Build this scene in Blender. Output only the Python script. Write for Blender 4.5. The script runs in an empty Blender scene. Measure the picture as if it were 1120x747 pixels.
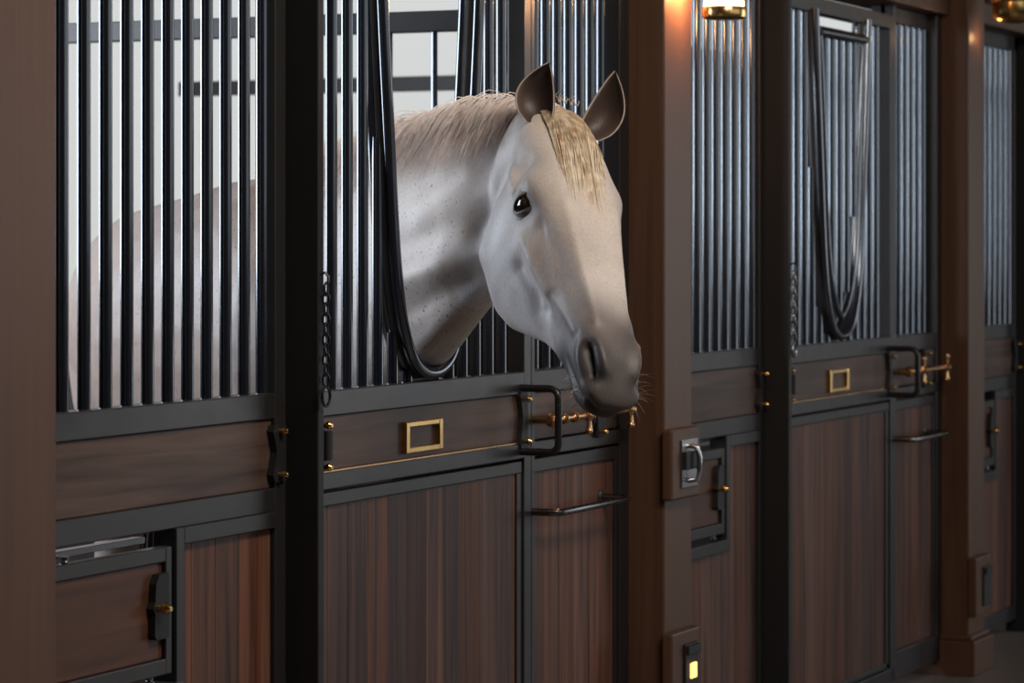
import bpy, bmesh, math, random
import numpy as np
from mathutils import Vector, Matrix, noise as mnoise
random.seed(7); rng = np.random.default_rng(7)
C = bpy.context.scene.collection
PI = math.pi
V = Vector

# ------------------------------------------------------------------ camera
TH = math.atan(1490/3331); CAMY = -2.9; CAMZ = 1.47
cam_d = bpy.data.cameras.new('camera'); cam = bpy.data.objects.new('camera', cam_d); C.objects.link(cam)
cam.location = (0, CAMY, CAMZ); cam.rotation_euler = (PI/2, 0, TH - PI/2)
cam_d.sensor_width = 36; cam_d.lens = 3331*36/1120
cam_d.shift_y = -(373.5-265)/1120
cam_d.clip_start = .05; cam_d.clip_end = 200
cam_d.dof.use_dof = True; cam_d.dof.focus_distance = 6.3; cam_d.dof.aperture_fstop = 6.5
bpy.context.scene.camera = cam
vs = bpy.context.scene.view_settings
vs.view_transform = 'Standard'; vs.look = 'None'; vs.gamma = 1; vs.use_curve_mapping = False; vs.exposure = 0.16

# ------------------------------------------------------------------ materials
def srgb(r, g, b):
    f = lambda c: (c/255/12.92) if c/255 <= .04045 else ((c/255+.055)/1.055)**2.4
    return (f(r), f(g), f(b), 1)
def mat(name):
    m = bpy.data.materials.new(name); m.use_nodes = True
    nt = m.node_tree; b = nt.nodes['Principled BSDF']
    return m, nt, b
def N(nt, t, **k):
    n = nt.nodes.new(t)
    for a, v in k.items():
        if a.startswith('i_'): n.inputs[a[2:].replace('_', ' ')].default_value = v
        else: setattr(n, a, v)
    return n
def plain(name, col, rough=.5, metal=0, bump=0, bscale=200, coat=0, spec=.5, ior=1.5):
    m, nt, b = mat(name)
    b.inputs['Base Color'].default_value = col; b.inputs['Roughness'].default_value = rough
    b.inputs['Metallic'].default_value = metal; b.inputs['IOR'].default_value = ior; b.inputs['Coat Weight'].default_value = coat
    b.inputs['Specular IOR Level'].default_value = spec
    tc = N(nt, 'ShaderNodeTexCoord'); no = N(nt, 'ShaderNodeTexNoise'); no.inputs['Scale'].default_value = 14
    nt.links.new(tc.outputs['Object'], no.inputs['Vector'])
    mr = N(nt, 'ShaderNodeMapRange'); mr.inputs['To Min'].default_value = max(0, rough-.06); mr.inputs['To Max'].default_value = rough+.08
    nt.links.new(no.outputs['Fac'], mr.inputs['Value']); nt.links.new(mr.outputs[0], b.inputs['Roughness'])
    if bump:
        n2 = N(nt, 'ShaderNodeTexNoise'); n2.inputs['Scale'].default_value = bscale
        bp = N(nt, 'ShaderNodeBump'); bp.inputs['Strength'].default_value = bump; bp.inputs['Distance'].default_value = .002
        nt.links.new(tc.outputs['Object'], n2.inputs['Vector']); nt.links.new(n2.outputs['Fac'], bp.inputs['Height'])
        nt.links.new(bp.outputs[0], b.inputs['Normal'])
    return m
def wood(name, c0, c1, grain, plank=0, rough=.38, off=0, coat=.0):
    """grain: 'x' or 'z' direction of the fibres; plank: width of the boards across x"""
    m, nt, b = mat(name)
    tc = N(nt, 'ShaderNodeTexCoord'); mp = N(nt, 'ShaderNodeMapping')
    mp.inputs['Scale'].default_value = (1.1, 22, 22) if grain == 'x' else (26, 26, .9)
    mp.inputs['Location'].default_value = (off, off*.7, 0)
    nt.links.new(tc.outputs['Object'], mp.inputs['Vector'])
    n1 = N(nt, 'ShaderNodeTexNoise'); n1.inputs['Scale'].default_value = 1.6; n1.inputs['Detail'].default_value = 7; n1.inputs['Distortion'].default_value = .7
    nt.links.new(mp.outputs[0], n1.inputs['Vector'])
    cr = N(nt, 'ShaderNodeValToRGB'); cr.color_ramp.elements[0].position = .3; cr.color_ramp.elements[1].position = .72
    cr.color_ramp.elements[0].color = c0; cr.color_ramp.elements[1].color = c1
    nt.links.new(n1.outputs['Fac'], cr.inputs['Fac'])
    out = cr.outputs['Color']
    if plank:
        sx = N(nt, 'ShaderNodeSeparateXYZ'); nt.links.new(tc.outputs['Object'], sx.inputs[0])
        dv = N(nt, 'ShaderNodeMath', operation='DIVIDE'); dv.inputs[1].default_value = plank
        fl = N(nt, 'ShaderNodeMath', operation='FLOOR'); wn = N(nt, 'ShaderNodeTexWhiteNoise', noise_dimensions='1D')
        nt.links.new(sx.outputs['X'], dv.inputs[0]); nt.links.new(dv.outputs[0], fl.inputs[0]); nt.links.new(fl.outputs[0], wn.inputs['W'])
        hs = N(nt, 'ShaderNodeHueSaturation'); mr = N(nt, 'ShaderNodeMapRange')
        mr.inputs['To Min'].default_value = .6; mr.inputs['To Max'].default_value = 1.45
        m2 = N(nt, 'ShaderNodeMapRange'); m2.inputs['To Min'].default_value = .75; m2.inputs['To Max'].default_value = 1.2
        nt.links.new(wn.outputs['Value'], mr.inputs['Value']); nt.links.new(mr.outputs[0], hs.inputs['Value'])
        nt.links.new(wn.outputs['Color'], m2.inputs['Value']); nt.links.new(m2.outputs[0], hs.inputs['Saturation'])
        nt.links.new(out, hs.inputs['Color']); out = hs.outputs['Color']
    nt.links.new(out, b.inputs['Base Color'])
    mr = N(nt, 'ShaderNodeMapRange'); mr.inputs['To Min'].default_value = rough-.07; mr.inputs['To Max'].default_value = rough+.1
    nt.links.new(n1.outputs['Fac'], mr.inputs['Value']); nt.links.new(mr.outputs[0], b.inputs['Roughness'])
    bp = N(nt, 'ShaderNodeBump'); bp.inputs['Strength'].default_value = .12; bp.inputs['Distance'].default_value = .002
    nt.links.new(n1.outputs['Fac'], bp.inputs['Height']); nt.links.new(bp.outputs[0], b.inputs['Normal'])
    b.inputs['Specular IOR Level'].default_value = .3; b.inputs['Coat Weight'].default_value = coat; b.inputs['Coat Roughness'].default_value = .25
    return m
BLACK = plain('black_powder_coat', (.019, .018, .018, 1), .36, 0, .05, 400)
BAR = plain('bar_black_enamel', (.014, .015, .022, 1), .15, 0, ior=2.1)
BAR.node_tree.nodes['Principled BSDF'].inputs['Specular Tint'].default_value = (.80, .90, 1, 1)
BRASS = plain('polished_brass', (.80, .52, .20, 1), .22, 1)
OLDBRASS = plain('warm_brass', (.72, .44, .22, 1), .25, 1)
STEEL = plain('steel', (.55, .56, .58, 1), .22, 1)
STEEL_D = plain('dark_steel', (.16, .16, .165, 1), .25, 1)
RUBBER = plain('black_handle', (.012, .012, .014, 1), .3)
MATTE = plain('matte_black', (.008, .008, .009, 1), .6)
LOW = wood('board_wood', (.034, .013, .008, 1), (.165, .072, .044, 1), 'z', plank=.093, rough=.46)
KICK = wood('kick_plank_wood', (.035, .018, .013, 1), (.125, .078, .06, 1), 'x', rough=.45, off=3)
PILL = wood('pillar_wood', (.082, .040, .023, 1), (.115, .060, .036, 1), 'z', rough=.42, off=5)
HATCH = wood('hatch_wood', (.05, .02, .011, 1), (.11, .048, .028, 1), 'x', rough=.42, off=8)
DARKW = wood('interior_wood', (.022, .014, .011, 1), (.045, .028, .02, 1), 'z', plank=.14, rough=.5)
CEILM = wood('ceiling_wood', (.10, .07, .05, 1), (.16, .11, .08, 1), 'x', rough=.6)

# ------------------------------------------------------------------ mesh helpers
class MB:
    def __init__(s): s.v = []; s.f = []; s.flat = set()
    def add(s, vs_, fs):
        o = len(s.v); s.v += [tuple(p) for p in vs_]; s.f += [tuple(i+o for i in q) for q in fs]; return s
    def box(s, x0, x1, y0, y1, z0, z1, bv=.0025):
        if bv <= 0:
            vs_ = [(x, y, z) for x in (x0, x1) for y in (y0, y1) for z in (z0, z1)]
            return s.add(vs_, [(0,1,3,2),(4,6,7,5),(0,4,5,1),(2,3,7,6),(0,2,6,4),(1,5,7,3)])
        bm = bmesh.new(); bmesh.ops.create_cube(bm, size=1)
        for v in bm.verts: v.co = ((x0+x1)/2+v.co.x*(x1-x0), (y0+y1)/2+v.co.y*(y1-y0), (z0+z1)/2+v.co.z*(z1-z0))
        bv = min(bv, .45*min(x1-x0, y1-y0, z1-z0))
        if s.v: jx = (x1-x0)/2; e_ = .0005*(1+len(s.v)//100 % 7); [setattr(v, 'co', V((v.co.x+math.copysign(e_*.3, v.co.x-(x0+x1)/2), v.co.y+math.copysign(e_, v.co.y-(y0+y1)/2), v.co.z+math.copysign(e_*.3, v.co.z-(z0+z1)/2)))) for v in bm.verts]
        bmesh.ops.bevel(bm, geom=list(bm.edges), offset=bv, segments=2, profile=.5, affect='EDGES')
        bm.verts.index_update(); a0 = len(s.f); s.add([v.co[:] for v in bm.verts], [[v.index for v in f.verts] for f in bm.faces]); s.flat |= set(range(a0, len(s.f))); bm.free(); return s
    def tube(s, pts, r, seg=12, closed=False, cap=True, ry=None, ref=None):
        pts = [V(p) for p in pts]; n = len(pts); rr = r if hasattr(r, '__len__') else [r]*n
        T = []
        for i in range(n):
            a = pts[(i-1) % n] if (closed or i > 0) else pts[i]; b = pts[(i+1) % n] if (closed or i < n-1) else pts[i]
            T.append((b-a).normalized())
        u = V(ref) if ref else (V((0, 0, 1)) if abs(T[0].z) < .9 else V((1, 0, 0)))
        u = (u-T[0]*u.dot(T[0])).normalized(); vs_ = []
        for i in range(n):
            u = ((V(ref) if ref else u)); u = (u-T[i]*u.dot(T[i])).normalized(); w = T[i].cross(u)
            for k in range(seg):
                a = 2*PI*k/seg; vs_.append(pts[i]+u*math.cos(a)*rr[i]*(1 if ry is None else ry)+w*math.sin(a)*rr[i])
        fs = []
        for i in range(n if closed else n-1):
            j = (i+1) % n
            for k in range(seg):
                fs.append((i*seg+k, i*seg+(k+1) % seg, j*seg+(k+1) % seg, j*seg+k))
        if cap and not closed: fs += [tuple(range(seg))[::-1], tuple((n-1)*seg+k for k in range(seg))]
        return s.add(vs_, fs)
    def lathe(s, base, axis, prof, seg=20):
        """prof: list of (distance along the axis, radius)"""
        b = V(base); ax = V(axis).normalized(); pts = [b+ax*d for d, r in prof]
        u = V((0, 0, 1)) if abs(ax.z) < .9 else V((1, 0, 0)); u = (u-ax*u.dot(ax)).normalized(); w = ax.cross(u); vs_ = []
        for p, (d, r) in zip(pts, prof):
            for k in range(seg): a = 2*PI*k/seg; vs_.append(p+u*math.cos(a)*max(r, 1e-4)+w*math.sin(a)*max(r, 1e-4))
        n = len(prof); fs = [(i*seg+k, i*seg+(k+1) % seg, (i+1)*seg+(k+1) % seg, (i+1)*seg+k) for i in range(n-1) for k in range(seg)]
        fs += [tuple(range(seg))[::-1], tuple((n-1)*seg+k for k in range(seg))]
        return s.add(vs_, fs)
    def prism(s, poly, y0, y1):
        n = len(poly); vs_ = [(x, y0, z) for x, z in poly]+[(x, y1, z) for x, z in poly]
        return s.add(vs_, [tuple(range(n)), tuple(range(n, 2*n))[::-1]]+[(i, (i+1) % n, n+(i+1) % n, n+i) for i in range(n)])
    def sphere(s, c, r, seg=16, ring=10, sc=(1, 1, 1)):
        prof = [(-r*math.cos(PI*i/ring), r*math.sin(PI*i/ring)) for i in range(ring+1)]
        t = MB(); t.lathe((0, 0, 0), (0, 0, 1), prof, seg)
        return s.add([(c[0]+p[0]*sc[0], c[1]+p[1]*sc[1], c[2]+p[2]*sc[2]) for p in t.v], t.f)
    def build(s, name, m, parent=None, smooth=True, ang=35):
        me = bpy.data.meshes.new(name); me.from_pydata(s.v, [], s.f); me.materials.append(m)
        bm = bmesh.new(); bm.from_mesh(me); bmesh.ops.recalc_face_normals(bm, faces=bm.faces)
        if smooth:
            for i_, f in enumerate(bm.faces): f.smooth = i_ not in s.flat
            for e in bm.edges:
                if len(e.link_faces) == 2 and e.calc_face_angle(0) > math.radians(ang): e.smooth = False
        bm.to_mesh(me); bm.free()
        o = bpy.data.objects.new(name, me); C.objects.link(o)
        if parent:
            o.parent = parent; p = parent; off = V((0, 0, 0))
            while p: off += p.location; p = p.parent
            o.location = -off                     # geometry is written in place
        return o
def tag(o, label=None, cat=None, group=None, kind=None):
    if label: o['label'] = label
    if cat: o['category'] = cat
    if group: o['group'] = group
    if kind: o['kind'] = kind
    return o
def thing(name, loc, label, cat, group=None):
    o = bpy.data.objects.new(name, None); C.objects.link(o); o.location = loc; o.empty_display_size = .1
    return tag(o, label, cat, group)
def B(*a, **k): return MB().box(*a, **k)
def clean(o):  # keep an in-place part under its thing
    return o

# ------------------------------------------------------------------ the building
def struct(o): return tag(o, kind='structure')
FLOORM = plain('stone_floor', (.16, .14, .125, 1), .35, 0, .3, 60)
struct(B(-4, 40, -4.6, 3.8, -.1, 0, bv=0).build('floor', FLOORM, smooth=False))
struct(B(-4, 40, -4.6, 3.8, 3.5, 3.6, bv=0).build('ceiling', CEILM, smooth=False))
def wall_with_holes(name, y0, y1, x0, x1, z0, z1, holes, m):
    mb = MB(); xs = x0
    for hx0, hx1, hz0, hz1 in sorted(holes):
        if hx0 > xs: mb.box(xs, hx0, y0, y1, z0, z1, bv=0)
        if hz0 > z0: mb.box(hx0, hx1, y0, y1, z0, hz0, bv=0)
        if hz1 < z1: mb.box(hx0, hx1, y0, y1, hz1, z1, bv=0)
        xs = hx1
    mb.box(xs, x1, y0, y1, z0, z1, bv=0)
    return struct(mb.build(name, m, smooth=False))
BACKH = [(4.55, 7.1, 1.2, 3.0), (7.45, 13.25, 1.0, 3.1), (15.0, 20.5, 2.5, 3.3)]
wall_with_holes('wall_back', 3.05, 3.2, -4, 40, 0, 3.5, BACKH, DARKW)
AISLEH = [(4.0, 8.6, 1.5, 3.0), (10.5, 14.5, .3, 3.1), (18, 24, .3, 3.1)]
wall_with_holes('wall_aisle', -4.6, -4.45, -4, 40, 0, 3.5, AISLEH, DARKW)
struct(B(-4.15, -4, -4.6, 3.8, 0, 3.5, bv=0).build('wall_near', DARKW, smooth=False))
k = 1
for (hx0, hx1, hz0, hz1) in BACKH:
    mb = MB(); t = .05
    mb.box(hx0, hx1, 3.06, 3.16, hz0, hz0+t).box(hx0, hx1, 3.06, 3.16, hz1-t, hz1).box(hx0, hx0+t, 3.06, 3.16, hz0, hz1).box(hx1-t, hx1, 3.06, 3.16, hz0, hz1)
    struct(mb.build('window_%d' % k, BLACK)); k += 1

# ------------------------------------------------------------------ stall fronts
D_ = dict(rt=1.165, rb=1.113, kb=1.0, lb=.962, ft=.955, fb=.927)
def planks(x0, x1, y0, y1, z0, z1, w=.093):
    mb = MB(); a = math.floor(x0/w)*w
    while a < x1-1e-4:
        p, q = max(a, x0), min(a+w, x1)
        if q-p > .004: mb.box(p, q, y0, y1, z0, z1, bv=.0012)
        a += w
    return mb
def bar(x, y, z0, z1, par, r=.0125, name='bar', m=None):
    return MB().tube([(x, y, z0), (x, y, z1)], r, seg=16).build(name, m or BAR, par)
def knob(x, y, z, par, name='brass_knob', r=.008, l=.018, m=None):
    return MB().lathe((x, y, z), (0, -1, 0), [(0, r*.7), (l*.3, r*.6), (l*.45, r), (l*.75, r), (l, r*.5)], 14).build(name, m or BRASS, par)
FT = 2.205    # top of the door leaves
def loop_pts(cx, y, shrink=0, dz=0, topz=2.17):
    half = [(.262, 2.17), (.236, 1.9), (.214, 1.7), (.195, 1.52), (.172, 1.38), (.142, 1.285), (.098, 1.218), (.05, 1.19), (0, 1.182)]
    P_ = []
    for x, z in half: P_.append((max(0, x-shrink*(1 if x > .06 else x/.06)), z+dz*(1-(z-1.18)/(2.17-1.18))))
    pts = [(-x, z) for x, z in P_] + [(x, z) for x, z in P_[::-1][1:]]
    pts = [(x, min(z, topz)) for x, z in pts]
    # Catmull-Rom
    out = []
    for i in range(len(pts)-1):
        p0 = pts[max(i-1, 0)]; p1 = pts[i]; p2 = pts[i+1]; p3 = pts[min(i+2, len(pts)-1)]
        for s_ in range(5):
            t = s_/5
            q = [.5*((2*p1[j])+(-p0[j]+p2[j])*t+(2*p0[j]-5*p1[j]+4*p2[j]-p3[j])*t*t+(-p0[j]+3*p1[j]-3*p2[j]+p3[j])*t**3) for j in (0, 1)]
            out.append((cx+q[0], y, q[1]))
    out.append((cx+pts[-1][0], y, pts[-1][1])); return out
def loop_z(x):   # height of the yoke tube at a distance x from the yoke's centre line
    half = [(0, 1.182), (.05, 1.19), (.098, 1.218), (.142, 1.285), (.172, 1.38), (.195, 1.52), (.214, 1.7), (.236, 1.9), (.262, 2.17)]
    x = abs(x)
    for (a, za), (b, zb) in zip(half, half[1:]):
        if a <= x <= b: return za+(zb-za)*(x-a)/(b-a)
    return None

def fixed_section(xp, xe, hw, who, where):
    """xp pillar side, xe post side; hw the x of the divider beside the feed hatch"""
    y = .055
    t = thing('stall_front_panel', (xe, y, 0), who, 'stall panel')
    x0 = xp-.03
    fr = MB().box(x0, xe, y, y+.045, D_['rb'], D_['rt']).box(x0, xe, y, y+.045, .925, .973)
    fr.box(xe-.046, xe, y, y+.045, .05, 2.25).box(x0, xe, y, y+.045, 2.19, 2.25).box(x0, x0+.05, y, y+.045, .05, 2.25).box(x0, xe, y, y+.045, .05, .10)
    fr.box(hw, hw+.03, y-.004, y+.045, .62, .925).box(hw+.03, xe-.046, y-.004, y+.03, .893, .925)
    fr.box(x0, hw+.03, y-.004, y+.04, .60, .632)
    fr.build('frame', BLACK, t)
    B(x0+.05, xe-.046, y+.008, y+.03, .973, D_['rb']).build('kick_board', KICK, t)
    mb = planks(hw+.03, xe-.046, y+.012, y+.032, .10, .893); mb2 = planks(x0+.05, hw+.03, y+.012, y+.032, .10, .60); a0 = len(mb.f); mb.add(mb2.v, mb2.f); mb.flat |= set(range(a0, len(mb.f)))
    mb.build('lower_boards', LOW, t)
    x = xe-.063; 
    while x > x0+.06:
        bar(x, y+.02, D_['rt']-.005, 2.2, t); x -= .0745
    # feed hatch
    h = bpy.data.objects.new('feed_hatch', None); C.objects.link(h); h.parent = t; h.location = (0, 0, 0)
    hx0, hx1, hz0, hz1 = hw-.56, hw-.016, .652, .893
    if hx0 < x0+.055: hx0 = x0+.055
    mb = MB().box(hx0, hx1, y-.004, y+.022, hz1-.028, hz1).box(hx0, hx1, y-.004, y+.022, hz0, hz0+.03).box(hx0, hx0+.03, y-.004, y+.022, hz0, hz1).box(hx1-.022, hx1, y-.004, y+.022, hz0, hz1)
    mb.build('hatch_frame', BLACK, h)
    B(hx0+.03, hx1-.022, y+.004, y+.018, hz0+.03, hz1-.028).build('hatch_board', HATCH, h)
    B(hx0, hx1-.06, y+.018, y+.04, hz1+.010, hz1+.022, bv=.001).build('slot_plate', STEEL_D, h)
    for zz, nm in ((hz1, 'hinge_pin'), (hz0-.012, 'hinge_pin')):
        MB().lathe((hx0+.35*(hx1-hx0) if zz == hz1 else hx1-.06, y+.008, zz), (0, 0, 1), [(0, .009), (.004, .009), (.005, .006), (.013, .006)], 12).build(nm, STEEL, h)
    zc = (hz0+hz1)/2+.01; xr = hx1-.022
    poly = [(xr, zc-.06), (xr-.045, zc-.06), (xr-.052, zc-.052), (xr-.050, zc-.012), (xr-.058, zc), (xr-.050, zc+.012), (xr-.047, zc+.045), (xr-.036, zc+.062), (xr, zc+.064)]
    MB().prism(poly, y-.012, y+.005).build('latch_plate', MATTE, h, smooth=False)
    knob(xr-.04, y-.01, zc, h, 'latch_knob', r=.0105, l=.03)
    # bracket with two brass screws at the post end of the kick board
    xb = xe-.046
    poly = [(xb+.035, .985), (xb-.012, .985), (xb-.02, 1.0), (xb-.012, 1.02), (xb-.004, 1.045), (xb-.012, 1.07), (xb-.02, 1.088), (xb-.012, 1.1), (xb+.035, 1.1)]
    br = MB().prism(poly, y-.008, y+.01).build('bracket', MATTE, t, smooth=False)
    for zz in (1.0, 1.088): knob(xb+.008, y-.006, zz, br, 'brass_screw', r=.0075, l=.022)
    return t

def post(xe, label):
    return tag(B(xe+.0005, xe+.026, -.02, .10, 0, 2.32, bv=.003).build('steel_post', MATTE), label, 'post')

def door(xl, xr, closed, label, cxo):
    """door leaf between xl and xr; the yoke centred on cxo"""
    t = thing('stall_door', (xl, 0, 0), label, 'stall door')
    fr = MB().box(xl, xl+.036, 0, .042, .05, FT).box(xr-.042, xr, 0, .042, .05, FT).box(xl, xr, 0, .042, FT-.045, FT)
    fr.box(xl, xr, .001, .042, D_['rb'], D_['rt']).box(xl, xr, .001, .042, D_['lb'], D_['kb']-.003).box(xl, xr, .001, .042, .05, .092)
    fr.build('frame', BLACK, t)
    # inner moulding round the lower boards
    a, b_ = xl+.036, xr-.042
    mo = MB().box(a, b_, .004, .03, D_['fb'], D_['ft']).box(a, a+.014, .006, .03, .092, D_['fb']).box(b_-.03, b_, .006, .03, .092, D_['fb']).box(a, b_, .006, .03, .095, .112)
    mo.build('moulding', BLACK, t)
    planks(a+.012, b_-.028, .014, .034, .10, D_['fb']).build('lower_boards', LOW, t)
    B(a, b_, .008, .03, D_['kb'], D_['rb']).build('kick_board', KICK, t)
    B(a, b_, .0005, .012, D_['kb']-.003, D_['kb']+.001, bv=.0007).build('brass_edge_strip', OLDBRASS, t)
    for k_ in range(-6, 7):
        x = cxo+.0713*k_
        if x < xl+.045 or x > xr-.05: continue
        z = loop_z(x-cxo)
        if z is None: bar(x, .021, D_['rt']-.004, FT-.04, t)
        elif z-D_['rt'] > .02: bar(x, .021, D_['rt']-.004, z-.012 if z < 1.3 else z-.004, t)
    # yoke: two parallel tubes round the opening
    MB().tube(loop_pts(cxo, -.006), .0135, seg=14).build('yoke_rail', BAR, t)
    MB().tube(loop_pts(cxo, .032), .0125, seg=14).build('yoke_rail', BAR, t)
    MB().tube(loop_pts(cxo, .013), .0105, seg=10, ry=1.6, ref=(0, 1, 0)).build('yoke_web', BLACK, t)
    if closed:
        ins = bpy.data.objects.new('yoke_insert', None); C.objects.link(ins); ins.parent = t
        lp = loop_pts(cxo, -.004, shrink=.046, dz=.06, topz=2.105)
        MB().tube(lp, .011, seg=12).build('insert_rim', BAR, ins)
        MB().tube([(cxo-.225, -.004, 2.105), (cxo+.225, -.004, 2.105)], .017, seg=16).build('insert_top_bar', BAR, ins)
        for k_ in range(-2, 3):
            x = cxo+.0713*k_; z = loop_z(abs(x-cxo)+.046)
            if k_ == 0: z = 1.182
            MB().tube([(x, .004, z+.07), (x, .004, 2.1)], .0115, seg=12).build('insert_bar', BAR, ins)
        MB().tube([(cxo-.24, .0, 2.10), (cxo-.24, .0, 2.165)], .013, seg=12).build('pivot', STEEL, ins)
    # name plate holder
    nx0, nx1, nz0, nz1 = xl+.412, xl+.598, 1.012, 1.081
    q = .013
    MB().box(nx0, nx1, -.003, .009, nz1-q, nz1).box(nx0, nx1, -.003, .009, nz0, nz0+q).box(nx0, nx0+q+.006, -.003, .009, nz0, nz1).box(nx1-q-.006, nx1, -.003, .009, nz0, nz1).build('name_plate_frame', BRASS, t)
    # hinge with two brass screws
    hx = xl+.036
    hg = B(hx-.034, hx+.02, -.012, .01, 1.024, 1.083, bv=.004).build('hinge', MATTE, t)
    MB().tube([(hx-.012, -.014, 1.024), (hx-.012, -.014, 1.083)], .009, seg=12).build('hinge_barrel', MATTE, hg)
    for zz in (1.008, 1.094): knob(hx+.014, .008, zz, hg, 'brass_screw', r=.008, l=.02)
    # D handle
    x = xr-.062
    poly = [(x+.03, .982), (x-.006, .982), (x-.012, 1.0), (x-.002, 1.03), (x+.002, 1.055), (x-.002, 1.08), (x-.012, 1.108), (x-.006, 1.126), (x+.03, 1.126)]
    pl = MB().prism(poly, -.006, .008).build('handle_plate', MATTE, t, smooth=False)
    for zz in (1.003, 1.102): knob(x+.012, -.004, zz, pl, 'brass_screw', r=.0075, l=.02)
    zt, zb = 1.128, .979; P_ = [(x, 0, zt)]
    for i in range(7):
        a_ = PI/2*i/6; P_.append((x, -.075-.022*math.sin(a_), zt-.022*(1-math.cos(a_))))
    for i in range(7):
        a_ = PI/2*i/6; P_.append((x, -.075-.022*math.cos(a_), zb+.022*(1-math.sin(a_))))
    P_.append((x, 0, zb))
    MB().tube(P_, .0088, seg=12, ref=(1, 0, 0)).build('pull_handle', RUBBER, t)
    return t

def side_panel(xl, xr, label):
    t = thing('stall_side_panel', (xl, .0, 0), label, 'stall panel')
    fr = MB().box(xr-.062, xr, 0, .045, .05, 2.24).box(xl, xr, .001, .045, D_['rb'], D_['rt']).box(xl, xr, .001, .045, D_['lb'], D_['kb']-.003).box(xl, xr, .001, .045, .05, .14)
    fr.box(xl, xl+.02, .001, .045, .05, 2.24).box(xl, xr, .03, .075, 2.19, 2.24)
    fr.build('frame', BLACK, t)
    a, b_ = xl+.02, xr-.062
    MB().box(a, b_, .004, .03, D_['fb']-.004, D_['ft']).box(b_-.02, b_, .006, .03, .14, D_['fb']).build('moulding', BLACK, t)
    planks(a, b_-.018, .014, .034, .14, D_['fb']).build('lower_boards', LOW, t)
    B(a, b_, .008, .03, D_['kb'], D_['rb']).build('kick_board', KICK, t)
    x = xr-.08
    while x > xl+.05:
        bar(x, .045, D_['rt']-.004, 2.2, t); x -= .0705
    # slide bolt
    X1, X2 = xr-.385, xr-.115; z = 1.05; y = -.045
    bo = MB().tube([(xl+.003, y, z), (X2, y, z)], .0085, seg=14).build('slide_bolt', OLDBRASS, t)
    for xx in (xl+.03, xl+.085, xl+.15): MB().lathe((xx, y, z), (1, 0, 0), [(0, .010), (.002, .014), (.010, .014), (.012, .010)], 16).build('bolt_collar', OLDBRASS, bo)
    fl = [(0, .0175), (.004, .0175), (.008, .011), (.014, .010)]
    MB().lathe((xl+.02, y, z), (-1, 0, 0), fl, 16).tube([(xl+.012, 0.002, z), (xl+.012, y, z)], .009).build('bolt_guide', OLDBRASS, bo)
    for xx in (X1, X2):
        MB().tube([(xx, y-.006, z-.036), (xx, y-.006, z-.02), (xx, y-.006, z+.02), (xx, y-.006, z+.036)], [.0085, .006, .006, .0085], seg=12).lathe((xx-.012, y-.006, z), (1, 0, 0), [(0, .009), (.006, .014), (.018, .014), (.024, .009)], 16).sphere((xx, y-.006, z-.038), .0095).sphere((xx, y-.006, z+.038), .0095).build('bolt_lever', OLDBRASS, bo)
    bk = B(xr-.235, xr-.195, -.012, .006, .985, 1.115, bv=.005).build('bolt_bracket', MATTE, t)
    MB().tube([(xr-.215, 0, z), (xr-.215, y, z)], .009).build('bracket_stem', MATTE, bk)
    for zz in (1.0, 1.1): knob(xr-.215, -.01, zz, bk, 'brass_screw', r=.0075, l=.02)
    # blanket rail
    z = .832; x0_, x1_ = xl+.005, xr-.16
    MB().tube([(x0_, .004, z), (x0_, -.045, z), (x0_+.006, -.060, z), (x0_+.02, -.068, z), (x1_-.02, -.068, z), (x1_-.006, -.06, z), (x1_, -.045, z), (x1_, .015, z)], .0088, seg=14, ref=(0, 0, 1)).build('blanket_rail', STEEL_D, t)
    MB().lathe((x1_, .016, z), (0, -1, 0), [(0, .02), (.006, .02), (.009, .012)], 16).build('rail_rosette', BLACK, t)
    return t


def chain(x, label):
    """a steel coupling chain hanging from a hook on the post down to a ring"""
    t = thing('coupling_chain', (x, -.03, 1.13), label, 'chain')
    z = 1.375; y = -.032
    MB().tube([(x, -.021, z+.03), (x, -.03, z+.034), (x+.003, -.036, z+.025), (x+.001, -.036, z+.012)], .003, seg=8).build('hook', STEEL_D, t)
    n = 0
    while z > 1.175:
        mb = MB(); pts = []
        for i in range(14):
            a = 2*PI*i/14; lx, lz = .0075*math.cos(a), .0135*math.sin(a)
            if n % 2 == 0: pts.append((x+lx, y, z+lz))
            else: pts.append((x, y+lx, z+lz))
        mb.tube(pts, .0024, seg=8, closed=True); mb.build('link', STEEL_D, t); z -= .0205; n += 1
    pts = [(x+.017*math.cos(2*PI*i/18), y, 1.157+.02*math.sin(2*PI*i/18)) for i in range(18)]
    MB().tube(pts, .0032, seg=8, closed=True).build('ring', STEEL_D, t)
    return t
def pillar(x0, x1, label, z1=3.5):
    t = thing('wooden_pillar', ((x0+x1)/2, 0, 0), label, 'pillar')
    B(x0, x1, -.096, .16, .0, z1, bv=.005).build('shaft', PILL, t)
    MB().box(x0-.025, x1+.025, -.122, .17, 0, .118, bv=.004).box(x0-.015, x1+.015, -.11, .165, .118, .135, bv=.005).build('plinth', PILL, t)
    return t
def beam(x0, x1, label):
    return tag(B(x0, x1, -.03, .15, 2.243, 2.318, bv=.004).build('wooden_beam', PILL), label, 'beam')

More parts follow.
